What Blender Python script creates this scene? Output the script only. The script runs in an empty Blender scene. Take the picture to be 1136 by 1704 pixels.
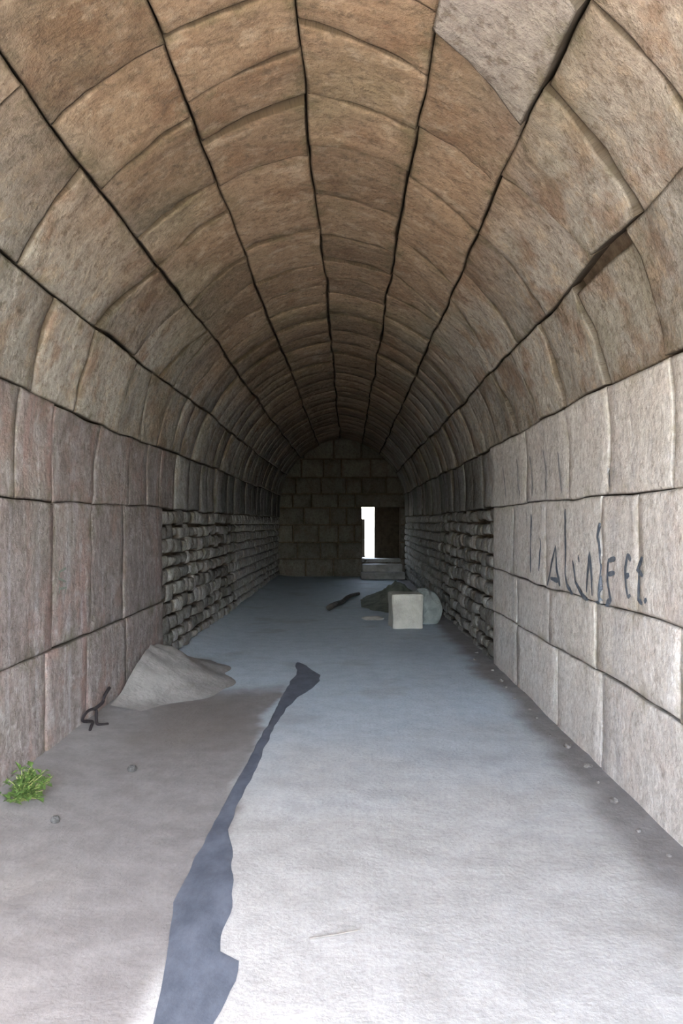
import bpy, bmesh, math, random
from mathutils import Vector, noise
from mathutils.bvhtree import BVHTree

# ------------------------------------------------------------------ camera, sky, sun, exposure
scene = bpy.context.scene
COL = scene.collection
F_PX, IMG_H = 1250.0, 1704.0
cam_data = bpy.data.cameras.new('camera')
cam_data.sensor_fit = 'VERTICAL'
cam_data.sensor_height = 36.0
cam_data.lens = 36.0 * F_PX / IMG_H
cam_data.shift_x = -12.0 / IMG_H
cam_data.shift_y = 18.0 / IMG_H
cam_data.clip_start = 0.05
cam_data.clip_end = 500
cam = bpy.data.objects.new('camera', cam_data)
cam.location = (0, 0, 1.6)
cam.rotation_euler = (math.pi / 2, 0, 0)
COL.objects.link(cam)
scene.camera = cam

world = bpy.data.worlds.new('sky')
scene.world = world
world.use_nodes = True
wn = world.node_tree
sky = wn.nodes.new('ShaderNodeTexSky')
sky.sky_type = 'NISHITA'
sky.sun_disc = False
sky.sun_elevation = math.radians(30)
sky.sun_rotation = math.radians(134)
sky.air_density = 1.0
sky.dust_density = 1.2
bg = wn.nodes['Background']
haze = wn.nodes.new('ShaderNodeHueSaturation')          # hazy, slightly milky sky
haze.inputs['Saturation'].default_value = 0.6
wn.links.new(sky.outputs[0], haze.inputs['Color'])
wn.links.new(haze.outputs[0], bg.inputs['Color'])
bg.inputs['Strength'].default_value = 1.35

sun_data = bpy.data.lights.new('sun', 'SUN')
sun_data.energy = 28.0
sun_data.angle = math.radians(0.6)
sun_data.color = (1.0, 0.93, 0.82)
sun = bpy.data.objects.new('sun', sun_data)
sun.rotation_euler = Vector((-0.68, 0.66, -0.55)).to_track_quat('-Z', 'Y').to_euler()
sun.location = (20, -20, 16)
COL.objects.link(sun)

scene.view_settings.view_transform = 'Standard'
scene.view_settings.look = 'None'
scene.view_settings.gamma = 1.0
scene.view_settings.use_curve_mapping = False
scene.view_settings.exposure = 2.55
scene.cycles.max_bounces = 9
scene.cycles.diffuse_bounces = 8
scene.cycles.adaptive_threshold = 0.02

rnd = random.Random(7)

# ------------------------------------------------------------------ materials
def nodes_mat(name):
    m = bpy.data.materials.new(name)
    m.use_nodes = True
    nt = m.node_tree
    b = nt.nodes['Principled BSDF']
    b.inputs['Specular IOR Level'].default_value = 0.25
    return m, nt, b

class G:
    """small node-graph helper"""
    def __init__(self, nt):
        self.nt = nt
    def link(self, a, b):
        self.nt.links.new(a, b)
    def node(self, t, **kw):
        n = self.nt.nodes.new(t)
        for k, v in kw.items():
            setattr(n, k, v)
        return n
    def mapping(self, src, scale, loc=(0, 0, 0)):
        n = self.node('ShaderNodeMapping')
        n.inputs['Scale'].default_value = scale
        n.inputs['Location'].default_value = loc
        self.link(src, n.inputs['Vector'])
        return n.outputs[0]
    def noise(self, vec, scale, detail=5, rough=0.6):
        n = self.node('ShaderNodeTexNoise')
        n.inputs['Scale'].default_value = scale
        n.inputs['Detail'].default_value = detail
        n.inputs['Roughness'].default_value = rough
        self.link(vec, n.inputs['Vector'])
        return n.outputs['Fac']
    def ramp(self, fac, lo, hi, a=0.0, b=1.0):
        n = self.node('ShaderNodeMapRange')
        n.interpolation_type = 'SMOOTHSTEP'
        n.inputs['From Min'].default_value = lo
        n.inputs['From Max'].default_value = hi
        n.inputs['To Min'].default_value = a
        n.inputs['To Max'].default_value = b
        self.link(fac, n.inputs['Value'])
        return n.outputs[0]
    def math(self, op, a, b):
        n = self.node('ShaderNodeMath', operation=op)
        for i, v in enumerate((a, b)):
            if isinstance(v, (int, float)):
                n.inputs[i].default_value = v
            else:
                self.link(v, n.inputs[i])
        return n.outputs[0]
    def mix(self, fac, a, b, blend='MIX'):
        n = self.node('ShaderNodeMix', data_type='RGBA', blend_type=blend)
        for i, v in ((0, fac), (6, a), (7, b)):
            s = n.inputs[i]
            if isinstance(v, (int, float)):
                s.default_value = v
            elif isinstance(v, tuple):
                s.default_value = (*v, 1)
            else:
                self.link(v, s)
        return n.outputs[2]
    def bump(self, height, strength, dist, normal=None):
        n = self.node('ShaderNodeBump')
        n.inputs['Strength'].default_value = strength
        n.inputs['Distance'].default_value = dist
        self.link(height, n.inputs['Height'])
        if normal is not None:
            self.link(normal, n.inputs['Normal'])
        return n.outputs[0]

def stone_mat(name, col_a, col_b, lichen, stain, vary=0.28, streak=0.5, bumpd=0.03, shoulder=None, lich_amt=0.5, val=0.74, bands=None, grime=(0.16, 0.12, 0.085), pale=(0.60, 0.56, 0.50), moss=(0.13, 0.12, 0.065)):
    """UV is metric: u runs up the wall and over the vault, v runs along the tunnel."""
    m, nt, b = nodes_mat(name)
    g = G(nt)
    uv = g.node('ShaderNodeUVMap').outputs[0]
    rand = g.node('ShaderNodeObjectInfo').outputs['Random']
    off = g.node('ShaderNodeCombineXYZ')
    g.link(g.math('MULTIPLY', rand, 37.0), off.inputs[2])
    add = g.node('ShaderNodeVectorMath', operation='ADD')
    g.link(uv, add.inputs[0]); g.link(off.outputs[0], add.inputs[1])
    vec = add.outputs[0]
    streaks = g.noise(g.mapping(vec, (2.6, 6.0, 1.0)), 1.8, 7, 0.72)      # tooling and run-off along u
    blot = g.noise(g.mapping(vec, (1, 1, 1)), 2.3, 5, 0.65)
    wide = g.noise(g.mapping(uv, (1, 0.7, 1)), 0.9, 3, 0.5)
    fine = g.noise(vec, 26, 6, 0.7)
    if shoulder:
        sx = g.node('ShaderNodeSeparateXYZ'); g.link(uv, sx.inputs[0])
        d = g.math('ABSOLUTE', g.math('SUBTRACT', sx.outputs[0], 4.95), 0.0)
        d = g.math('ADD', d, g.math('MULTIPLY', g.math('SUBTRACT', wide, 0.5), 1.6))
        k = g.ramp(d, 0.9, 2.0)
        ca = g.mix(k, col_a, shoulder[0]); cb = g.mix(k, col_b, shoulder[1])
    else:
        ca, cb = col_a, col_b
    c = g.mix(g.ramp(streaks, 0.36, 0.66, 0.5 - streak / 2, 0.5 + streak / 2), ca, cb)
    if bands:
        bn = g.noise(g.mapping(uv, (0.28, 4.2, 1.0)), 1.0, 4, 0.6)
        c = g.mix(g.ramp(bn, 0.52, 0.66, 0, 0.7), c, bands[0])
        c = g.mix(g.ramp(g.noise(g.mapping(uv, (0.30, 5.0, 1.0), (3, 8, 0)), 1.0, 4, 0.6), 0.54, 0.68, 0, 0.6), c, bands[1])
    c = g.mix(g.ramp(blot, 0.48, 0.66, 0, 0.7), c, stain)
    c = g.mix(g.ramp(wide, 0.50, 0.72, 0, lich_amt), c, lichen)
    pits = g.noise(vec, 15, 4, 0.75)
    c = g.mix(g.ramp(pits, 0.50, 0.66, 0.0, 0.6), c, grime)
    c = g.mix(g.ramp(g.noise(g.mapping(vec, (1, 1, 1), (7, 3, 0)), 6, 5, 0.7), 0.51, 0.66, 0.0, 0.6), c, pale)
    c = g.mix(g.ramp(fine, 0.3, 0.7, 0.32, 0.0), c, (0.05, 0.04, 0.035))
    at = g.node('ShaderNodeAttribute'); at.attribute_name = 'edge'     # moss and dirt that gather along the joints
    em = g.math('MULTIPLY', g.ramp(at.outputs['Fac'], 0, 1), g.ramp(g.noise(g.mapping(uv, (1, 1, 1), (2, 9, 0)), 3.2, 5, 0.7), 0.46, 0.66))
    deep = g.node('ShaderNodeMath', operation='SUBTRACT', use_clamp=True)      # joint dirt, darkened further to paint in the recess shade
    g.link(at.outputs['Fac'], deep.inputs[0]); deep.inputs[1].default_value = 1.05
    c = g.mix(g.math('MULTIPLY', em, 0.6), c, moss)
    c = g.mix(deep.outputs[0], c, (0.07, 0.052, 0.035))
    hv = g.node('ShaderNodeHueSaturation')
    g.link(c, hv.inputs['Color'])
    g.link(g.ramp(rand, 0, 1, val * (1 - vary), val * (1 + vary)), hv.inputs['Value'])
    g.link(hv.outputs[0], b.inputs['Base Color'])
    b.inputs['Roughness'].default_value = 0.88
    n1 = g.bump(streaks, 0.45, bumpd)
    n2 = g.bump(g.noise(vec, 6, 7, 0.68), 1.0, bumpd * 1.6, n1)
    n3 = g.bump(fine, 0.6, bumpd * 0.35, n2)
    g.link(n3, b.inputs['Normal'])
    return m

M = {}
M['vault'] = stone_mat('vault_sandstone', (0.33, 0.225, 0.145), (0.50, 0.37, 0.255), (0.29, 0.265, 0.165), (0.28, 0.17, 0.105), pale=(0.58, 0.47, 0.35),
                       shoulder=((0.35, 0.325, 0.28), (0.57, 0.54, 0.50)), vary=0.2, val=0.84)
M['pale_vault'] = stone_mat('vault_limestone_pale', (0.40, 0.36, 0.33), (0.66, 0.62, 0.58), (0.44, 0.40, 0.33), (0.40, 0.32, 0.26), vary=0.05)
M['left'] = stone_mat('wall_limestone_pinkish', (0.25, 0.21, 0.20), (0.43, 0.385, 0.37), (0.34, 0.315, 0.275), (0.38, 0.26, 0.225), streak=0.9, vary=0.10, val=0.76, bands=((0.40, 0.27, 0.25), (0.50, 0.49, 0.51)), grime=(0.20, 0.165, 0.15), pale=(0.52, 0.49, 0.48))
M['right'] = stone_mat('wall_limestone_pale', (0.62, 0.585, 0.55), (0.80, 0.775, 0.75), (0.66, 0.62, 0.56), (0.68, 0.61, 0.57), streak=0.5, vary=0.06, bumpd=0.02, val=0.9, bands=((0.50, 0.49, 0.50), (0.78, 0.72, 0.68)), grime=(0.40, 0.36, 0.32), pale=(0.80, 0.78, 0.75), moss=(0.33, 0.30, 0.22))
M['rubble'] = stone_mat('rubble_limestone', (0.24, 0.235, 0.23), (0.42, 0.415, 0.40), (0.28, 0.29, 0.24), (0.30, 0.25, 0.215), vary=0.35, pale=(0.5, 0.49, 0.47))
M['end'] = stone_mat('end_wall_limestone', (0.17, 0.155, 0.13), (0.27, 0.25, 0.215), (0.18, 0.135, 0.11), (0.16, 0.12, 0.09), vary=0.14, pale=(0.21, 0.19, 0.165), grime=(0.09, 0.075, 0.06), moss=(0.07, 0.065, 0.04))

def plain(name, ca, cb, scale=6, rough=0.9, bumpd=0.01, spec=0.25, detail=5):
    m, nt, b = nodes_mat(name)
    g = G(nt)
    pos = g.node('ShaderNodeNewGeometry').outputs['Position']
    f = g.noise(pos, scale, detail, 0.65)
    g.link(g.mix(g.ramp(f, 0.3, 0.7), ca, cb), b.inputs['Base Color'])
    b.inputs['Roughness'].default_value = rough
    b.inputs['Specular IOR Level'].default_value = spec
    g.link(g.bump(g.noise(pos, scale * 5, 5, 0.6), 0.7, bumpd), b.inputs['Normal'])
    return m

M['mortar'] = plain('joint_earth', (0.07, 0.05, 0.035), (0.16, 0.125, 0.085), 9)
M['pale_stone'] = plain('pale_cut_stone', (0.34, 0.32, 0.285), (0.46, 0.44, 0.39), 5, bumpd=0.02)
M['boulder'] = plain('grey_green_boulder', (0.20, 0.22, 0.215), (0.30, 0.33, 0.32), 5, bumpd=0.03)
M['earth'] = plain('dark_earth', (0.09, 0.10, 0.08), (0.20, 0.21, 0.17), 4, bumpd=0.04)
M['dirt'] = plain('pale_grey_dirt', (0.20, 0.187, 0.18), (0.27, 0.255, 0.245), 4, bumpd=0.012)
M['step'] = plain('step_stone', (0.20, 0.195, 0.19), (0.32, 0.315, 0.31), 4, bumpd=0.02)
M['timber'] = plain('weathered_dark_timber', (0.05, 0.045, 0.04), (0.11, 0.10, 0.09), 8)
M['door'] = plain('dark_brown_door_timber', (0.035, 0.027, 0.019), (0.065, 0.05, 0.036), 7)
M['pebble'] = plain('pebble_grey', (0.04, 0.04, 0.04), (0.09, 0.088, 0.085), 30)
M['chip'] = plain('stone_chip_grey', (0.10, 0.092, 0.085), (0.19, 0.175, 0.165), 20)
M['wire'] = plain('rusted_dark_wire', (0.012, 0.010, 0.012), (0.03, 0.024, 0.026), 40, rough=0.7)
M['straw'] = plain('dry_straw', (0.15, 0.135, 0.12), (0.22, 0.20, 0.18), 20)
M['paint'] = plain('dark_blue_grey_paint', (0.05, 0.065, 0.09), (0.13, 0.15, 0.18), 22, rough=0.7)
M['paint_faint'] = plain('faded_grey_paint', (0.13, 0.135, 0.15), (0.30, 0.30, 0.31), 18, rough=0.8)
M['paint_green'] = plain('faded_green_paint', (0.10, 0.13, 0.11), (0.20, 0.22, 0.19), 30, rough=0.7)
M['leaf'] = plain('weed_leaf_green', (0.035, 0.075, 0.014), (0.10, 0.165, 0.04), 25, rough=0.6)
M['stem'] = plain('weed_stem', (0.16, 0.20, 0.06), (0.28, 0.30, 0.12), 25, rough=0.6)
M['ground'] = plain('sunlit_pale_earth', (0.15, 0.13, 0.10), (0.23, 0.20, 0.155), 0.7, bumpd=0.02)
M['sky_blocker'] = plain('sky_blocker_scrub', (0.05, 0.07, 0.03), (0.13, 0.13, 0.07), 0.8, bumpd=0.1)  # for the added slope that blocks low sky behind the camera
M['facade'] = plain('facade_stone', (0.40, 0.35, 0.28), (0.56, 0.50, 0.42), 1.2, bumpd=0.03)

def wet_mat():
    m, nt, b = nodes_mat('wet_concrete')
    g = G(nt)
    pos = g.node('ShaderNodeNewGeometry').outputs['Position']
    f = g.noise(g.mapping(pos, (1, 0.6, 1)), 7, 6, 0.65)
    g.link(g.mix(g.ramp(f, 0.3, 0.72), (0.065, 0.075, 0.097), (0.115, 0.128, 0.16)), b.inputs['Base Color'])
    b.inputs['Roughness'].default_value = 0.55
    g.link(g.bump(g.noise(pos, 40, 4, 0.6), 0.4, 0.004), b.inputs['Normal'])
    return m
M['wet'] = wet_mat()

def floor_mat():
    m, nt, b = nodes_mat('tunnel_floor')
    g = G(nt)
    pos = g.node('ShaderNodeNewGeometry').outputs['Position']
    sx = g.node('ShaderNodeSeparateXYZ'); g.link(pos, sx.inputs[0])
    n1 = g.noise(pos, 1.1, 4, 0.55)
    n2 = g.noise(pos, 5.5, 6, 0.65)
    n3 = g.noise(pos, 45, 5, 0.7)
    conc = g.mix(g.ramp(n2, 0.3, 0.7), (0.49, 0.57, 0.65), (0.58, 0.66, 0.74))
    near_tone = g.ramp(g.math('ADD', sx.outputs[1], g.math('MULTIPLY', g.math('SUBTRACT', n1, 0.5), 3.0)), 3.6, 7.0, 1, 0)   # warmer, greyer tone towards the mouth
    conc = g.mix(near_tone, conc, g.mix(g.ramp(n2, 0.3, 0.7), (0.45, 0.44, 0.425), (0.54, 0.53, 0.515)))
    dirt = g.mix(g.ramp(n2, 0.3, 0.7), (0.22, 0.205, 0.20), (0.295, 0.28, 0.275))
    edge = g.math('ADD', sx.outputs[0], g.math('MULTIPLY', g.math('SUBTRACT', n1, 0.5), 0.5))
    left = g.ramp(edge, -0.72, -0.60, 1, 0)
    far = g.ramp(g.math('ADD', sx.outputs[1], g.math('MULTIPLY', n1, 1.0)), 7.4, 8.1, 1, 0)
    c = g.mix(g.math('MULTIPLY', left, far), conc, dirt)
    right = g.ramp(edge, 1.25, 1.5)
    c = g.mix(right, c, dirt)
    c = g.mix(g.ramp(n1, 0.54, 0.70, 0, 0.35), c, (0.30, 0.275, 0.255))
    c = g.mix(g.ramp(n3, 0.3, 0.6, 0.22, 0), c, (0.14, 0.13, 0.13))
    vd = g.node('ShaderNodeVectorMath', operation='DISTANCE')             # brown damp patch on the left
    g.link(g.mapping(pos, (1.0, 0.55, 0.0)), vd.inputs[0]); vd.inputs[1].default_value = (-1.2, 3.3, 0)
    pd = g.math('ADD', vd.outputs['Value'], g.math('MULTIPLY', g.math('SUBTRACT', n1, 0.5), 0.9))
    c = g.mix(g.ramp(pd, 0.25, 0.65, 0.6, 0), c, (0.20, 0.175, 0.155))
    hv = g.node('ShaderNodeHueSaturation'); hv.inputs['Value'].default_value = 0.74
    g.link(c, hv.inputs['Color'])
    g.link(hv.outputs[0], b.inputs['Base Color'])
    b.inputs['Roughness'].default_value = 0.8
    nb = g.bump(n2, 0.5, 0.02)
    g.link(g.bump(n3, 0.5, 0.006, nb), b.inputs['Normal'])
    return m
M['floor'] = floor_mat()

# ------------------------------------------------------------------ object helpers
def make(name, verts, faces, mat, parent=None, uvs=None, origin=None, smooth=False, edge=None, nsmooth=0):
    if origin is None:
        origin = Vector((0, 0, 0))
    origin = Vector(origin)
    me = bpy.data.meshes.new(name)
    me.from_pydata([tuple(Vector(v) - origin) for v in verts], [], faces)
    if uvs:
        lay = me.uv_layers.new(name='UVMap')
        for lp in me.loops:
            lay.data[lp.index].uv = uvs[lp.vertex_index]
    me.materials.append(mat)
    if smooth:
        me.polygons.foreach_set('use_smooth', [True] * len(me.polygons))
    if nsmooth:
        me.polygons.foreach_set('use_smooth', [i < nsmooth for i in range(len(me.polygons))])
    if edge:
        me.attributes.new('edge', 'FLOAT', 'POINT').data.foreach_set('value', edge)
    me.update()
    o = bpy.data.objects.new(name, me)
    o.location = origin
    COL.objects.link(o)
    if parent is not None:
        o.parent = parent
    return o

def tag(o, label, cat, group=None):
    o['label'] = label
    o['category'] = cat
    if group:
        o['group'] = group
    return o

def struct(o):
    o['kind'] = 'structure'
    return o

def box_geo(x0, x1, y0, y1, z0, z1):
    v = [(x0, y0, z0), (x1, y0, z0), (x1, y1, z0), (x0, y1, z0), (x0, y0, z1), (x1, y0, z1), (x1, y1, z1), (x0, y1, z1)]
    f = [(0, 3, 2, 1), (4, 5, 6, 7), (0, 1, 5, 4), (1, 2, 6, 5), (2, 3, 7, 6), (3, 0, 4, 7)]
    return v, f

def join_geo(parts):
    V, Fc = [], []
    for v, f in parts:
        n = len(V)
        V += v
        Fc += [tuple(i + n for i in q) for q in f]
    return V, Fc

# ------------------------------------------------------------------ the tunnel's cross-section (metres)
# s runs up the left wall from the floor (s=0), over the slightly pointed vault, and down the right wall
XL, XR, R, SPR = -2.05, 1.65, 2.05, 2.05
ARC = R * math.acos(0.2 / R)
S_CR = SPR + ARC
S_R = S_CR + ARC
Y0, Y1 = -1.6, 22.3           # mouth and inner end of the vault

def prof(s):
    """(x, z, nx, nz): point on the intrados and its inward normal"""
    if s <= SPR:
        return XL, s, 1.0, 0.0
    if s <= S_CR:
        p = (s - SPR) / R
        return -R * math.cos(p), SPR + R * math.sin(p), math.cos(p), -math.sin(p)
    if s <= S_R:
        p = (S_R - s) / R
        return -0.4 + R * math.cos(p), SPR + R * math.sin(p), -math.cos(p), -math.sin(p)
    return XR, SPR - (s - S_R), -1.0, 0.0

def on_wall(s, y, off):
    x, z, nx, nz = prof(s)
    return Vector((x + nx * off, y, z + nz * off))

def grid_params(n, e):
    return [0.0, e] + [e + (1 - 2 * e) * i / (n - 3) for i in range(1, n - 3)] + [1 - e, 1.0]

def block_geo(mapf, lu, lv, nu, nv, proud, seed, bev=0.022, rough=0.010, depth=0.13, gap=0.010, tilt=0.007, dome=0.0, ring=1.75):
    """one dressed stone: mapf(u, v, off) gives a point; front face bulges and is eased at its edges"""
    us = grid_params(nu, min(0.18, 0.02 / lu))
    vs = grid_params(nv, min(0.18, 0.02 / lv))
    verts, uvs, faces = [], [], []
    tu, tv = rnd.uniform(-tilt, tilt), rnd.uniform(-tilt, tilt)
    for i, u in enumerate(us):
        for j, v in enumerate(vs):
            edge = (i in (0, nu - 1)) or (j in (0, nv - 1))
            wu = noise.noise(Vector((u * lu * 2.3, v * lv * 2.3, seed))) * 0.010
            wv = noise.noise(Vector((u * lu * 2.3 + 9, v * lv * 2.3, seed))) * 0.010
            gu, gv = gap / lu, gap * 1.5 / lv
            uu = gu + u * (1 - 2 * gu) + (wu / lu if 0 < i < nu - 1 else abs(wu) / lu * (1 if i == 0 else -1))
            vv = gv + v * (1 - 2 * gv) + (wv / lv if 0 < j < nv - 1 else abs(wv) / lv * (1 if j == 0 else -1))
            d = proud + tu * (u - .5) * 2 + tv * (v - .5) * 2
            d += rough * noise.fractal(Vector((u * lu * 4, v * lv * 4, seed + 3)), 1.0, 2.0, 3)
            if dome:
                d -= dome * (abs(2 * u - 1) ** 3 + abs(2 * v - 1) ** 3)
            if edge:
                d -= bev * (0.7 + 0.8 * abs(noise.noise(Vector((u * 5, v * 5, seed + 7)))))
            p, st = mapf(uu, vv, d)
            verts.append(p); uvs.append(st)
    for i in range(nu - 1):
        for j in range(nv - 1):
            a = i * nv + j
            faces.append((a, a + 1, a + nv + 1, a + nv))
    loop = [j for j in range(nv)] + [i * nv + nv - 1 for i in range(1, nu)] + \
           [(nu - 1) * nv + j for j in range(nv - 2, -1, -1)] + [i * nv for i in range(nu - 2, 0, -1)]
    base = len(verts)
    for k in loop:
        i, j = divmod(k, nv)
        gu, gv = gap / lu, gap / lv
        p, st = mapf(gu + us[i] * (1 - 2 * gu), gv + vs[j] * (1 - 2 * gv), -depth)
        verts.append(p); uvs.append(st)
    n = len(loop)
    for q in range(n):
        faces.append((loop[(q + 1) % n], loop[q], base + q, base + (q + 1) % n))
    EDGE.clear()
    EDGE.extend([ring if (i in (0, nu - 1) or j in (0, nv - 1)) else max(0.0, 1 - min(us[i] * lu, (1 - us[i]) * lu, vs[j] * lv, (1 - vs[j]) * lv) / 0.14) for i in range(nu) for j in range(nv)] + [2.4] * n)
    NSM[0] = (nu - 1) * (nv - 1)
    return verts, faces, uvs
EDGE, NSM = [], [0]

def wob(s, y):
    """course lines wander a little along the tunnel; shared by the courses above and below"""
    return 0.032 * noise.noise(Vector((round(s, 2) * 17.3, y * 0.75, 5.5))) + 0.014 * noise.noise(Vector((round(s, 2) * 9.1, y * 2.6, 1.5)))

RIGHT_TRIS = ([], [])
LEFT_TRIS = ([], [])

def vault_stone(parent, s0, s1, ya, yb, mat, name='stone', make_obj=True, proud=None, small=False):
    """stone between course lines s0..s1; ya / yb are its (start, end) depths at s0 and at s1"""
    lu = s1 - s0
    lv = max(0.05, ((ya[1] - ya[0]) + (yb[1] - yb[0])) / 2)
    js0, js1 = s0 + rnd.uniform(-.005, .005), s1 + rnd.uniform(-.005, .005)
    def mapf(u, v, off):
        y = (ya[0] + (ya[1] - ya[0]) * v) * (1 - u) + (yb[0] + (yb[1] - yb[0]) * v) * u
        a = js0 + wob(s0, y) * (0.8 if small else 1); b_ = js1 + wob(s1, y) * (0.8 if small else 1)
        s = a + (b_ - a) * u
        return on_wall(s, y, off), (s, y)
    ym = (ya[0] + ya[1]) / 2
    if small:
        nu, nv, kw = 6, 6, dict(bev=0.012, rough=0.024, gap=0.008, dome=0.022)
        pr = rnd.uniform(-.014, .012) if proud is None else proud
    elif ym < 8.5:
        wall = s1 < 2.5 or s0 > 7.6
        nu, nv, kw = 12, 12, dict(gap=rnd.uniform(.001, .004) if wall else rnd.uniform(.002, .007), bev=rnd.uniform(.005, .012), rough=.009 if wall else .019, tilt=.003 if wall else .007, ring=1.4 if wall else 1.75)
        pr = rnd.uniform(-.004, .004) if wall else rnd.uniform(-.012, .012) if proud is None else proud
    else:
        nu, nv, kw = 7, 6, dict(gap=rnd.uniform(.003, .009), bev=0.014)
        pr = rnd.uniform(-.022, .014) if proud is None else proud
    v, f, uv = block_geo(mapf, lu, lv, nu, nv, pr, rnd.uniform(0, 100), **kw)
    # wind faces so that normals look into the tunnel
    c = sum(v, Vector()) / len(v)
    x, z, nx, nz = prof((s0 + s1) / 2)
    a, b_, c_ = v[f[0][0]], v[f[0][1]], v[f[0][2]]
    if (b_ - a).cross(c_ - a).dot(Vector((nx, 0, nz))) < 0:
        f = [tuple(reversed(q)) for q in f]
    store = RIGHT_TRIS if (s0 + s1) / 2 > S_R - 0.45 else (LEFT_TRIS if (s0 + s1) / 2 < SPR + .3 else None)
    if store is not None and ym < 10:
        n = len(store[0])
        store[0].extend(v); store[1].extend([tuple(i + n for i in q) for q in f])
    if not make_obj:
        return v, f, uv
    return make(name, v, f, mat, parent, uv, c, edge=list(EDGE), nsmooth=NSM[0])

# backing shells (the earth and mortar behind the stones), solid, carrying the stones as children
def shell(name, sa, sb, n):
    ss = [sa + (sb - sa) * i / n for i in range(n + 1)]
    verts, faces = [], []
    for s in ss:
        for off in (-0.10, -0.60):
            for y in (Y0, Y1 + 0.9):
                verts.append(on_wall(s, y, off))
    for i in range(n):
        a = i * 4; b = a + 4
        faces += [(a, a + 1, b + 1, b), (a + 2, b + 2, b + 3, a + 3), (a, b, b + 2, a + 2), (a + 1, a + 3, b + 3, b + 1)]
    faces += [(0, 2, 3, 1), (n * 4, n * 4 + 1, n * 4 + 3, n * 4 + 2)]
    bm = bmesh.new()
    me = bpy.data.meshes.new(name)
    me.from_pydata([tuple(v) for v in verts], [], faces)
    bm.from_mesh(me); bmesh.ops.recalc_face_normals(bm, faces=bm.faces); bm.to_mesh(me); bm.free()
    me.materials.append(M['mortar'])
    o = bpy.data.objects.new(name, me)
    COL.objects.link(o)
    return struct(o)

wall_left = shell('wall_left', -0.3, 2.41, 6)
ceiling = shell('ceiling', 2.41, 7.70, 28)
wall_right = shell('wall_right', 7.70, S_R + SPR + 0.3, 6)

# ------------------------------------------------------------------ courses: (s0, s1, joints[(y at s0, y at s1)...], parent, material, until)
B = [-0.12, 0.73, 1.76, 2.41, 3.04, 3.70, 4.36, 5.03, 5.69, 6.29, 7.03, 7.70, 8.37, 9.06, 9.53, 10.28]
J = {
    0: [(4.20, 4.20), (5.08, 5.08), (5.89, 5.89), (6.95, 6.95), (8.3, 8.3)],
    1: [(4.30, 4.30), (5.21, 5.21), (6.00, 6.00), (6.85, 6.85), (8.3, 8.3)],
    2: [(3.90, 3.90), (4.63, 4.63), (5.21, 5.18), (6.03, 6.16), (7.0, 7.05)],
    3: [(3.85, 3.80), (4.77, 4.67), (5.54, 5.42), (6.56, 6.53), (7.36, 7.0)],
    4: [(3.25, 3.30), (4.14, 4.08), (5.42, 5.72), (6.35, 6.6), (7.26, 7.6)],
    5: [(3.64, 3.60), (4.35, 4.26), (5.11, 5.07), (5.65, 5.55), (6.72, 6.48), (7.35, 7.2)],
    6: [(2.95, 2.95), (3.57, 3.52), (4.13, 3.96), (4.58, 4.40), (5.14, 5.05), (6.38, 6.36), (7.25, 7.22)],
    7: [(3.30, 3.45), (3.73, 3.94), (4.35, 4.47), (4.93, 5.01), (5.70, 5.83), (6.55, 6.55), (7.1, 7.15)],
    8: [(2.70, 2.90), (3.48, 3.80), (4.39, 4.51), (5.06, 5.32), (6.17, 6.46), (7.05, 7.42)],
    9: [(2.90, 2.90), (3.48, 3.56), (4.40, 4.16), (5.25, 5.30), (6.05, 6.2), (6.76, 7.28)],
    10: [(3.00, 3.05), (3.73, 3.82), (4.68, 4.67), (5.51, 5.60), (6.45, 6.36), (7.30, 7.14)],
    11: [(3.80, 3.85), (4.70, 4.80), (5.62, 5.65), (6.92, 7.00), (8.58, 8.75)],
    12: [(3.45, 3.45), (4.30, 4.30), (4.91, 4.91), (6.30, 6.30), (7.55, 7.55), (8.6, 8.6)],
    13: [(3.75, 3.75), (5.03, 5.03), (6.20, 6.20), (7.37, 7.37), (8.6, 8.6)],
    14: [(3.35, 3.35), (4.91, 4.91), (5.95, 5.95), (7.37, 7.37), (8.6, 8.6)],
}
RUB_L, RUB_R = 8.3, 8.6
for ci in range(15):
    s0, s1 = B[ci], B[ci + 1]
    jl = list(J[ci])
    y = jl[0][0]
    pre = []
    while True:                       # stones between the mouth and the first traced joint
        y -= rnd.uniform(0.6, 0.95)
        if y < Y0 + 0.35:
            break
        pre.append((y, y + rnd.uniform(-.03, .03)))
    jl = [(Y0, Y0)] + pre[::-1] + jl
    far_end = Y1 if ci not in (0, 1, 12, 13, 14) else jl[-1][0]
    if far_end == Y1:
        y = jl[-1][0]; yo = jl[-1][1]
        first = True
        while True:
            st = rnd.uniform(0.50, 0.78)
            y += st
            if y > Y1 - 0.3:
                break
            jl.append((y, y + rnd.uniform(-.03, .03)))
        jl.append((Y1, Y1))
    if ci <= 2:
        par, mat = wall_left, M['left']
    elif ci >= 11:
        par, mat = wall_right, M['right']
    else:
        par, mat = ceiling, M['vault']
    for k in range(len(jl) - 1):
        a, b_ = jl[k], jl[k + 1]
        t0, t1, pr = s0, s1, None
        if ci == 10 and abs(a[0] - 3.73) < .01:
            t0, pr = s0 + 0.045, -0.025         # deep broken joint under the overhanging stone
        if ci == 9 and abs(a[0] - 3.48) < .01:
            pr = 0.03
        if ci == 8 and abs(b_[0] - 3.48) < .01:
            pr = 0.05
        m_ = mat
        if ci == 8 and abs(b_[0] - 3.48) < .01:
            m_ = M['pale_vault']
        if ci in (2, 11) and a[0] > 8.4:
            m_ = M['rubble']
        vault_stone(par, t0, t1, (a[0], b_[0]), (a[1], b_[1]), m_, proud=pr)

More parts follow.
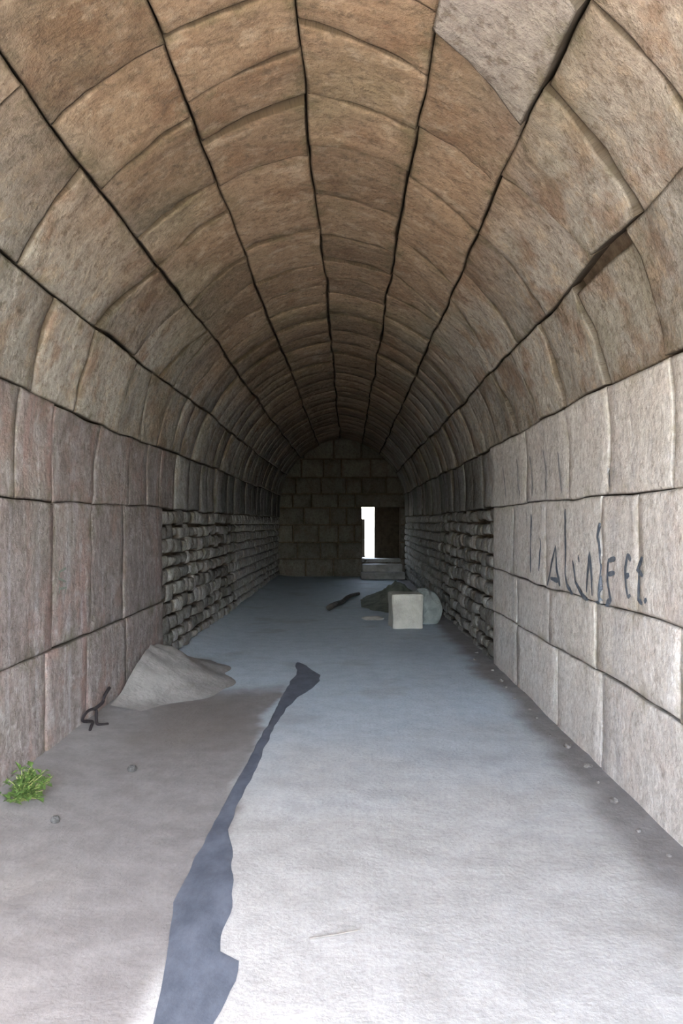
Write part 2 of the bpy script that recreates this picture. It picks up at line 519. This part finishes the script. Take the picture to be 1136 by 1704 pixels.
# small rubble masonry beyond the dressed blocks, low on both walls
def rubble(parent, sa, sb, ystart, rows):
    hs = [rnd.uniform(0.8, 1.2) for _ in range(rows)]
    tot = sum(hs); s = sa
    rest = ([], [], [])
    for h in hs:
        t = s + (sb - sa) * h / tot
        y = ystart
        while y < Y1 - 0.1:
            L = rnd.uniform(0.20, 0.42)
            ye = min(y + L, Y1)
            if Y1 - ye < 0.15:
                ye = Y1
            j0 = rnd.uniform(-.025, .025)
            if y < 13.6:
                vault_stone(parent, s + rnd.uniform(-.022, .022), t + rnd.uniform(-.022, .022), (y, ye), (y + (j0 if y > ystart else 0), ye), M['rubble'], small=True)
            else:
                v, f, uv = vault_stone(parent, s, t, (y, ye), (y, ye), M['rubble'], make_obj=False, small=True)
                n = len(rest[0])
                rest[0].extend(v); rest[1].extend([tuple(i + n for i in q) for q in f]); rest[2].extend(uv)
            y = ye
        s = t
    o = make('far_stones', rest[0], rest[1], M['rubble'], parent, rest[2])
    o['kind'] = 'stuff'
rubble(wall_left, -0.12, 1.76, RUB_L, 11)
rubble(wall_right, 8.37, 10.28, RUB_R, 11)

# ------------------------------------------------------------------ end wall with its doorway
DX0, DX1, DZ0, DZ1 = 0.41, 1.52, 0.53, 2.05
YE = Y1 + 0.02
geo = join_geo([box_geo(-2.8, DX0 - .03, YE + .1, YE + .95, -.3, 4.9), box_geo(DX1 + .03, 2.5, YE + .1, YE + .95, -.3, 4.9),
                box_geo(DX0 - .03, DX1 + .03, YE + .1, YE + .95, DZ1 + .03, 4.9), box_geo(DX0 - .03, DX1 + .03, YE + .1, YE + .95, -.3, DZ0 - .03)])
wall_back = struct(make('wall_back', geo[0], geo[1], M['mortar']))

def flat_stone(parent, x0, x1, z0, z1, mat, depth=0.13, y=YE, proud=None):
    def mapf(u, v, off):
        return Vector((x0 + (x1 - x0) * v, y - off, z0 + (z1 - z0) * u)), (z0 + (z1 - z0) * u, x0 + (x1 - x0) * v + 30)
    pr = rnd.uniform(-.02, .02) if proud is None else proud
    v, f, uv = block_geo(mapf, z1 - z0, x1 - x0, 6, 6, pr, rnd.uniform(0, 100), gap=0.012, bev=0.028, depth=depth)
    a, b_, c_ = v[f[0][0]], v[f[0][1]], v[f[0][2]]
    if (b_ - a).cross(c_ - a).y > 0:
        f = [tuple(reversed(q)) for q in f]
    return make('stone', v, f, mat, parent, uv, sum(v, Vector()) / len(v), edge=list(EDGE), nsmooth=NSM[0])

rows = [-0.05, 0.53, 1.02, 1.54, 2.05, 2.46, 2.95, 3.5, 4.2]
for r in range(len(rows) - 1):
    z0, z1 = rows[r], rows[r + 1]
    cuts = [-2.15]
    while cuts[-1] < 1.75:
        cuts.append(cuts[-1] + rnd.uniform(0.45, 0.9))
    segs = [(a, b_) for a, b_ in zip(cuts[:-1], cuts[1:])]
    out = []
    for a, b_ in segs:
        if z0 >= DZ0 - .01 and z1 <= DZ1 + .01:
            if b_ > DX0 and a < DX0: b_ = DX0
            if a >= DX0 and b_ <= DX1 + .05: continue
            if a >= DX0 and a < DX1: a = DX1
        if abs(z0 - DZ1) < .01 and b_ > 0.2 and a < 1.72:        # the lintel takes this span
            if a < 0.15: b_ = 0.2
            else: continue
        if b_ - a > 0.12:
            out.append((a, b_))
    if abs(z0 - DZ1) < .01:
        out.append((0.2, 1.75))
    for a, b_ in out:
        # keep stones that show inside the arch
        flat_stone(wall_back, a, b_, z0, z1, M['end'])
# jamb and sill linings of the passage
for z0, z1 in ((0.56, 1.1), (1.1, 1.72)):
    v, f = box_geo(DX0 - .02, DX0 + .075, YE + .16, YE + .9, z0 + .005, z1 - .005)
    make('stone', v, f, M['end'], wall_back)
v, f = box_geo(DX0 - .02, DX1 + .02, YE + .0, YE + .94, DZ0 - .10, DZ0 - .005)
make('sill_stone', v, f, M['step'], wall_back)

door = bpy.data.objects.new('door_1', None)
door.location = (1.15, YE + .70, DZ0)
COL.objects.link(door)
struct(door)
px = [0.785, 0.98, 1.17, 1.36, 1.56]
for i in range(4):
    v, f = box_geo(px[i] - (.012 if i else 0), px[i + 1] + (.012 if i < 3 else 0), YE + .68 + .041 * (i % 2), YE + .72 + .041 * (i % 2), DZ0 - .03, DZ1 + .06)
    o = make('plank', v, f, M['door'], None)
    o.parent = door; o.matrix_parent_inverse = door.matrix_world.inverted()
    o.location = -Vector(door.location)
    o.matrix_parent_inverse.identity()
for z in (0.8, 1.55):
    v, f = box_geo(0.80, 1.52, YE + .64, YE + .68, z, z + .11)
    o = make('cross_batten', v, f, M['door'], door)
    o.location = -Vector(door.location)

# ------------------------------------------------------------------ floor and the ground outside
def floor_z(x, y):
    z = 0.014 * noise.fractal(Vector((x * 0.9, y * 0.9, 3.1)), 1.0, 2.0, 3) + 0.004 * noise.noise(Vector((x * 5, y * 5, 1)))
    z += 0.05 * max(0.0, (-1.55 - x) / 0.5) ** 1.5 * (1 if y > Y0 else 0)
    return z

def heightfield(name, xs, ys, zf, mat, origin=None, parent=None, smooth=True):
    v = [Vector((x, y, zf(x, y))) for y in ys for x in xs]
    n = len(xs)
    f = [(j * n + i, j * n + i + 1, (j + 1) * n + i + 1, (j + 1) * n + i) for j in range(len(ys) - 1) for i in range(n - 1)]
    return make(name, v, f, mat, parent, None, origin, smooth)

xs = [-2.25 + 4.1 * i / 70 for i in range(71)]
ys = [Y0 + (10.8 - Y0) * i / 200 for i in range(200)] + [10.8 + 12.5 * i / 90 for i in range(91)]
floor = struct(heightfield('floor', xs, ys, floor_z, M['floor']))

v, f = box_geo(-40, 40, -40, Y0, -0.4, 0.0)
struct(make('ground_front', v, f, M['ground']))
v, f = box_geo(-40, 40, YE + .95, 70, 0.1, 0.5)
struct(make('ground_back', v, f, M['ground']))

# added unseen slope behind the camera, blocks low sky light from the mouth
def sky_blocker_z(x, y):
    t = min(1.0, max(0.0, (-9.0 - y) / 14.0))
    t = t * t * (3 - 2 * t)
    return -0.05 + t * (4.2 + 1.0 * noise.noise(Vector((x * .12, y * .12, 4)))) + t * 0.8 * noise.fractal(Vector((x * .5, y * .5, 2)), 1, 2, 3)
struct(heightfield('unseen_sky_blocker', [-45 + i * 1.5 for i in range(61)], [-9 - i * 1.0 for i in range(36)][::-1], sky_blocker_z, M['sky_blocker']))

# front wall around the mouth (behind and beside the camera's view)
def facade():
    n = 48
    inner = []
    for i in range(n + 1):
        s = -0.3 + (S_R + SPR + 0.6) * i / n
        x, z, nx, nz = prof(s)
        inner.append((x - nx * .05, z - nz * .05))
    outer = []
    for (x, z) in inner:
        a = math.atan2(z - 1.5, x + 0.2)
        if z < 0.3 or abs(math.cos(a)) > 0.75:
            outer.append((7 if x > -0.2 else -7.4, max(-0.3, z * 1.6) if z > 0 else z))
        else:
            outer.append((-0.2 + (x + 0.2) * 3.2, 7.0))
    V, Fc = [], []
    for (a, b_) in zip(inner, outer):
        V += [(a[0], Y0 - .02, a[1]), (b_[0], Y0 - .02, b_[1]), (a[0], Y0 + .6, a[1]), (b_[0], Y0 + .6, b_[1])]
    for i in range(n):
        a = i * 4; b2 = a + 4
        Fc += [(a, b2, b2 + 1, a + 1), (a + 2, a + 3, b2 + 3, b2 + 2), (a + 1, b2 + 1, b2 + 3, a + 3)]
    return V, Fc
v, f = facade()
struct(make('wall_front', v, f, M['facade']))

# ------------------------------------------------------------------ graffiti on the walls (paint that lies on the stones)
bvh_r = BVHTree.FromPolygons(RIGHT_TRIS[0], RIGHT_TRIS[1])
bvh_l = BVHTree.FromPolygons(LEFT_TRIS[0], LEFT_TRIS[1])
def project(y, z, side):
    bv = bvh_r if side > 0 else bvh_l
    hit = bv.ray_cast(Vector((0.0, y, z)), Vector((side, 0, 0)))
    x = hit[0].x if hit[0] is not None else (XR if side > 0 else XL)
    if side > 0 and x > XR + .05: x = XR + .02
    if side < 0 and x < XL - .05: x = XL - .02
    return Vector((x - side * 0.007, y, z))

def painted(name, strokes, width, side, mat, parent, label):
    V, Fc = [], []
    for st in strokes:
        pts = [Vector((p[0], p[1])) for p in st]
        dense = []
        for a, b_ in zip(pts[:-1], pts[1:]):
            k = max(2, int((b_ - a).length / 0.03))
            dense += [a.lerp(b_, i / k) for i in range(k)]
        dense.append(pts[-1])
        for i, p in enumerate(dense):
            t = (dense[min(i + 1, len(dense) - 1)] - dense[max(i - 1, 0)]).normalized()
            nrm = Vector((-t.y, t.x))
            w = width * (0.75 + 0.5 * noise.noise(Vector((p.x * 4, p.y * 6, 2)))) * (0.55 if i in (0, len(dense) - 1) else 1)
            for q in (-0.5, 0.0, 0.5):
                e = p + nrm * w * q
                V.append(project(e.x, e.y, side))
            if i:
                m_ = len(V)
                for c in (0, 1):
                    quad = (m_ - 6 + c, m_ - 5 + c, m_ - 2 + c, m_ - 3 + c)
                    Fc.append(quad)
    o = make(name, V, Fc, mat, parent)
    o['label'] = label
    return o

G_R = [
 [(6.777, 1.679), (6.764, 1.422), (6.777, 1.149)], [(6.445, 1.469), (6.422, 1.401), (6.463, 1.323), (6.493, 1.184)],
 [(6.215, 1.084), (6.096, 1.238), (5.965, 1.415), (5.93, 1.248), (5.841, 1.108)], [(6.123, 1.149), (5.89, 1.146)],
 [(5.688, 1.706), (5.697, 1.423), (5.707, 1.22), (5.651, 1.131), (5.517, 1.076)],
 [(5.517, 1.324), (5.452, 1.173), (5.287, 1.086), (5.188, 1.071)], [(5.368, 1.37), (5.348, 1.32)],
 [(5.188, 1.12), (5.131, 1.392), (5.068, 1.239), (5.057, 1.108)],
 [(5.02, 1.064), (4.925, 1.08), (4.914, 1.308), (4.939, 1.47), (4.967, 1.505), (4.925, 1.599)],
 [(4.757, 1.374), (4.779, 1.226), (4.731, 1.117), (4.829, 1.067)], [(4.757, 1.362), (4.636, 1.379)], [(4.77, 1.271), (4.652, 1.291)],
 [(4.444, 1.415), (4.464, 1.335), (4.453, 1.23), (4.43, 1.159)], [(4.444, 1.415), (4.388, 1.381)], [(4.458, 1.277), (4.402, 1.297)],
 [(4.43, 1.159), (4.388, 1.178)], [(4.281, 1.336), (4.254, 1.247), (4.254, 1.166), (4.203, 1.146)],
 [(4.216, 1.409), (4.281, 1.336), (4.203, 1.301)], [(4.141, 1.178), (4.178, 1.159)]]
painted('graffiti', G_R, 0.044, 1, M['paint'], wall_right, 'row of dark blue-grey painted letters')
G_U = [[(8.0, 2.20), (7.93, 2.05), (7.87, 1.86)], [(7.33, 2.22), (7.31, 2.02), (7.22, 1.86)], [(6.78, 2.20), (6.71, 1.99), (6.72, 1.84)],
       [(6.34, 2.22), (6.27, 2.02), (6.29, 1.85)], [(5.90, 2.16), (5.85, 1.97), (5.83, 1.83)], [(4.78, 1.95), (4.745, 1.83)]]
painted('graffiti', G_U, 0.04, 1, M['paint_faint'], wall_right, 'faint vertical grey paint strokes above the letters')
G_L = [[(5.429, 1.274), (5.305, 1.252), (5.294, 1.206), (5.429, 1.174)], [(5.305, 1.167), (5.305, 1.099)],
       [(5.305, 1.133), (5.429, 1.131)], [(5.441, 1.165), (5.429, 1.088)]]
painted('graffiti', G_L, 0.022, -1, M['paint_green'], wall_left, 'two small faded green painted letters')

# ------------------------------------------------------------------ things on the floor
# damp streak: outline by depth -> (left x, right x)
WET = [(-1.5, -0.56, -0.30), (0.2, -0.60, -0.36), (1.6, -0.60, -0.40), (2.2, -0.615, -0.425), (2.4, -0.622, -0.43), (2.62, -0.65, -0.395), (2.74, -0.665, -0.405), (2.80, -0.675, -0.478),
       (2.95, -0.70, -0.487), (3.17, -0.74, -0.494), (3.35, -0.735, -0.515), (3.6, -0.73, -0.555), (3.92, -0.725, -0.628), (4.2, -0.712, -0.635),
       (4.5, -0.70, -0.615), (5.0, -0.675, -0.60), (5.4, -0.665, -0.595), (6.06, -0.635, -0.575), (6.5, -0.63, -0.535), (6.9, -0.62, -0.47), (7.25, -0.60, -0.36),
       (7.6, -0.585, -0.29), (7.9, -0.55, -0.30), (8.15, -0.56, -0.40), (8.4, -0.60, -0.47), (8.6, -0.60, -0.56)]
V, Fc = [], []
dens = []
for a, b_ in zip(WET[:-1], WET[1:]):
    k = max(1, int((b_[0] - a[0]) / 0.05))
    for i in range(k):
        t = i / k
        dens.append(tuple(a[q] + (b_[q] - a[q]) * t for q in range(3)))
dens.append(WET[-1])
NW = 9
for y, l, r in dens:
    l += 0.012 * noise.noise(Vector((y * 6, 1, 1))); r += 0.016 * noise.noise(Vector((y * 5, 8, 1)))
    for i in range(NW):
        x = l + (r - l) * i / (NW - 1)
        edge = 0.0 if i in (0, NW - 1) else 0.004
        V.append(Vector((x, y, floor_z(x, y) + 0.002 + edge)))
for j in range(len(dens) - 1):
    for i in range(NW - 1):
        a = j * NW + i
        Fc.append((a, a + 1, a + NW + 1, a + NW))
tag(make('damp_streak', V, Fc, M['wet'], None, None, (-0.55, 4.5, 0), True), 'dark blue-grey damp streak running along the pale floor', 'water')

def mound_fn(cx, cy, rx, ry, h, seed, lumps=0.25):
    def fz(x, y):
        u, w_ = (x - cx) / rx, (y - cy) / ry
        d = math.sqrt(u * u + w_ * w_) + 0.13 * noise.noise(Vector((x * 2.2, y * 2.2, seed)))
        k = max(0.0, 1 - d)
        return floor_z(x, y) + h * k ** 1.5 * (1 + lumps * noise.fractal(Vector((x * 5, y * 5, seed + 4)), 1, 2, 3)) - 0.012
    return fz
def bump_mound(name, fz, x0, x1, y0, y1, mat, label, cat, n=48):
    o = heightfield(name, [x0 + (x1 - x0) * i / n for i in range(n + 1)], [y0 + (y1 - y0) * i / n for i in range(n + 1)], fz, mat, ((x0 + x1) / 2, (y0 + y1) / 2, 0))
    return tag(o, label, cat)
dirt_z = mound_fn(-2.05, 7.6, 0.95, 1.5, 0.40, 5.0, 0.10)
bump_mound('dirt_mound', dirt_z, -2.0, -0.9, 6.3, 9.2, M['dirt'], 'low heap of pale grey dirt sloping down from the left wall', 'dirt heap')
bump_mound('earth_mound', mound_fn(0.95, 15.2, 0.80, 2.3, 0.40, 11.0), 0.24, 1.58, 13.0, 17.4, M['earth'], 'low dark mound of earth behind the pale stone block', 'earth mound')

def rock(name, loc, size, mat, label, cat, seed, rz=0.0, rough=0.16, sub=3, group=None, boxy=0.0):
    bm = bmesh.new()
    bmesh.ops.create_icosphere(bm, subdivisions=sub, radius=1.0)
    me = bpy.data.meshes.new(name)
    for v_ in bm.verts:
        c = v_.co.copy()
        if boxy:
            mx = max(abs(c.x), abs(c.y), abs(c.z))
            c = c.lerp(c / mx * 0.9, boxy)
        c *= 1 + rough * noise.fractal(c * 1.4 + Vector((seed, 0, 0)), 1, 2, 3)
        v_.co = Vector((c.x * size[0] / 2, c.y * size[1] / 2, (c.z + 0.72) * size[2] / 1.72))
        if v_.co.z < 0: v_.co.z = 0
    bm.to_mesh(me); bm.free()
    me.materials.append(mat)
    o = bpy.data.objects.new(name, me)
    o.location = (loc[0], loc[1], floor_z(loc[0], loc[1]) - 0.004 + (loc[2] if len(loc) > 2 else 0))
    o.rotation_euler[2] = rz
    COL.objects.link(o)
    return tag(o, label, cat, group)

def hewn(name, cx, cy, sx, sy, sz, mat, label, cat, seed, rz=0.0, bev=0.035, base=0.0, n=8, rough=0.02):
    """squared stone block with eased, slightly broken edges"""
    bm = bmesh.new()
    bmesh.ops.create_cube(bm, size=1.0)
    for v_ in bm.verts:
        v_.co = Vector((v_.co.x * sx, v_.co.y * sy, (v_.co.z + .5) * sz))
    bmesh.ops.bevel(bm, geom=list(bm.edges), offset=bev, segments=2, profile=0.6, affect='EDGES')
    bmesh.ops.subdivide_edges(bm, edges=[e for e in bm.edges if e.calc_length() > 0.12], cuts=n, use_grid_fill=True)
    for v_ in bm.verts:
        q = v_.co * 3.2 + Vector((seed, seed * .3, 0))
        v_.co += rough * Vector((noise.noise(q), noise.noise(q + Vector((5, 0, 0))), noise.noise(q + Vector((0, 5, 0)))))
        if v_.co.z < 0.02: v_.co.z = max(0, v_.co.z)
    bmesh.ops.recalc_face_normals(bm, faces=bm.faces)
    me = bpy.data.meshes.new(name)
    bm.to_mesh(me); bm.free()
    me.materials.append(mat)
    o = bpy.data.objects.new(name, me)
    o.location = (cx, cy, floor_z(cx, cy) - 0.006 + base)
    o.rotation_euler[2] = rz
    COL.objects.link(o)
    return tag(o, label, cat)

hewn('stone_block', 0.865, 11.5, 0.47, 0.45, 0.53, M['pale_stone'], 'pale squared stone block standing on the floor near the doorway', 'stone block', 3.0, rz=0.10)
rock('boulder', (1.22, 12.0), (0.52, 0.5, 0.55), M['boulder'], 'rounded grey boulder behind and right of the squared block', 'boulder', 21.0)
rock('flat_stone', (0.40, 12.4), (0.34, 0.26, 0.07), M['pale_stone'], 'small flat pale stone left of the squared block', 'stone', 33.0, rough=0.2)
hewn('door_step', 0.97, 21.40, 1.25, 0.52, 0.20, M['step'], 'lower stone step in front of the far doorway', 'step', 8.0, bev=0.03)
hewn('door_step', 0.97, 21.98, 1.15, 0.54, 0.40, M['step'], 'upper stone step right under the far doorway sill', 'step', 14.0, bev=0.03)

# dark beam lying on the floor beside the mound
def tube(pts, r, sides=8):
    V, Fc = [], []
    for i, p in enumerate(pts):
        p = Vector(p)
        t = (Vector(pts[min(i + 1, len(pts) - 1)]) - Vector(pts[max(i - 1, 0)])).normalized()
        up = Vector((0, 0, 1)) if abs(t.z) < 0.9 else Vector((1, 0, 0))
        a = t.cross(up).normalized(); b_ = a.cross(t).normalized()
        rr = r[i] if isinstance(r, (list, tuple)) else r
        for k in range(sides):
            an = 2 * math.pi * k / sides
            V.append(p + a * math.cos(an) * rr + b_ * math.sin(an) * rr)
        if i:
            m_ = (i - 1) * sides
            for k in range(sides):
                Fc.append((m_ + k, m_ + (k + 1) % sides, m_ + sides + (k + 1) % sides, m_ + sides + k))
    Fc.append(tuple(range(sides - 1, -1, -1)))
    n = (len(pts) - 1) * sides
    Fc.append(tuple(n + k for k in range(sides)))
    return V, Fc
bp = []
for i in range(15):
    t = i / 14
    x, y = -0.36 + 0.56 * t, 13.7 + 2.8 * t
    bp.append((x + .03 * math.sin(t * 7), y, floor_z(x, y) + 0.055 + .01 * math.sin(t * 11)))
v, f = tube(bp, [0.055 - .02 * i / 14 for i in range(15)])
tag(make('wooden_branch', v, f, M['timber'], None, None, (0, 15.2, 0.0), True), 'long dark branch lying on the floor left of the earth mound', 'branch')

# bent wire at the foot of the left wall
def spline(pts, k=6):
    out = []
    for i in range(len(pts) - 1):
        p0, p1, p2, p3 = (Vector(pts[max(i - 1, 0)]), Vector(pts[i]), Vector(pts[i + 1]), Vector(pts[min(i + 2, len(pts) - 1)]))
        for j in range(k):
            t = j / k
            out.append(0.5 * ((2 * p1) + (p2 - p0) * t + (2 * p0 - 5 * p1 + 4 * p2 - p3) * t * t + (3 * p1 - p0 - 3 * p2 + p3) * t ** 3))
    out.append(Vector(pts[-1]))
    return out
wp = [(-1.93, 5.55, -0.005), (-1.95, 5.68, 0.05), (-1.965, 5.76, 0.075), (-1.99, 5.62, 0.12), (-1.985, 5.70, 0.165), (-1.97, 5.85, 0.15), (-1.955, 5.82, 0.09), (-1.93, 5.78, 0.05), (-1.87, 5.84, 0.035)]
v, f = tube(spline(wp), 0.012)
w = bpy.data.objects.new('bent_wire', None)
w.location = (-1.90, 5.8, 0.04)
COL.objects.link(w)
tag(w, 'dark bent piece of wire with a loop at the foot of the left wall', 'wire')
o = make('wire_loop', v, f, M['wire'], w, None, None, True); o.location = -Vector(w.location)
v, f = tube(spline([(-1.975, 5.84, 0.152), (-1.96, 5.98, 0.17), (-1.955, 6.02, 0.215), (-1.955, 6.14, 0.25)]), 0.014)
o = make('wire_end', v, f, M['wire'], w, None, None, True); o.location = -Vector(w.location)

# green weed at the left wall
def weed(cx, cy):
    root = bpy.data.objects.new('weed_tuft', None)
    root.location = (cx, cy, floor_z(cx, cy))
    COL.objects.link(root)
    tag(root, 'small bright green weed tuft growing at the foot of the left wall', 'plant')
    LV, LF, SV, SF = [], [], [], []
    wr = random.Random(3)
    for k in range(46):
        a = wr.uniform(0, 2 * math.pi)
        rad = wr.uniform(0.02, 0.17)
        h = wr.uniform(0.05, 0.19) * (1.1 - rad * 3)
        tip = Vector((math.cos(a) * rad * 0.8 + .02, math.sin(a) * rad * 1.1, max(.03, h)))
        st, sf = tube([(tip.x * .15, tip.y * .15, -0.01), (tip.x * .5, tip.y * .5, tip.z * .7), tuple(tip)], [0.004, 0.003, 0.002], 5)
        n = len(SV); SV += st; SF += [tuple(i + n for i in q) for q in sf]
        for m_ in range(wr.randint(5, 8)):
            p = tip * wr.uniform(0.45, 1.0) + Vector((wr.uniform(-.015, .015), wr.uniform(-.015, .015), 0))
            d = Vector((wr.uniform(-1, 1), wr.uniform(-1, 1), wr.uniform(-.1, .8))).normalized()
            side = d.cross(Vector((0, 0, 1))).normalized()
            L, W = wr.uniform(0.03, 0.065), wr.uniform(0.010, 0.02)
            up = side.cross(d)
            pts = [p, p + d * L * .4 + side * W + up * .006, p + d * L * .45, p + d * L * .4 - side * W + up * .006, p + d * L - up * .012]
            n = len(LV); LV += pts
            LF += [(n, n + 2, n + 1), (n, n + 3, n + 2), (n + 1, n + 2, n + 4), (n + 2, n + 3, n + 4)]
    make('foliage', LV, LF, M['leaf'], root)
    make('stem', SV, SF, M['stem'], root)
weed(-1.86, 4.28)

# pebbles, straw and chips
rock('pebble', (-1.57, 4.02), (0.05, 0.045, 0.04), M['pebble'], 'small grey pebble on the floor just right of the green weed', 'pebble', 2.0, sub=2)
rock('pebble', (-1.395, 4.84), (0.06, 0.05, 0.045), M['pebble'], 'small grey pebble on the left floor between weed and damp streak', 'pebble', 5.0, sub=2)
v, f = tube([(-0.15, 2.88, floor_z(-.15, 2.88) + .004), (-0.05, 2.905, floor_z(-.05, 2.905) + .006), (0.047, 2.94, floor_z(.047, 2.94) + .004)], 0.003, 6)
tag(make('straw', v, f, M['straw'], None, None, (-.05, 2.9, 0)), 'thin dry straw lying on the pale floor in the foreground', 'straw')
cr = random.Random(12)
for k in range(16):
    y = 3.6 + 5.6 * (k / 15) ** 1.05 + cr.uniform(-.08, .08)
    x = 1.60 - abs(cr.gauss(0, 0.06)) - 0.02
    s_ = cr.uniform(0.015, 0.05)
    rock('stone_chip', (x, y), (s_ * 1.2, s_ * 1.5, s_ * 0.8), M['chip'], 'small grey stone chip lying along the foot of the right wall', 'stone chip', 40 + k, cr.uniform(0, 3), 0.25, 2, 'stone chips along the right wall')
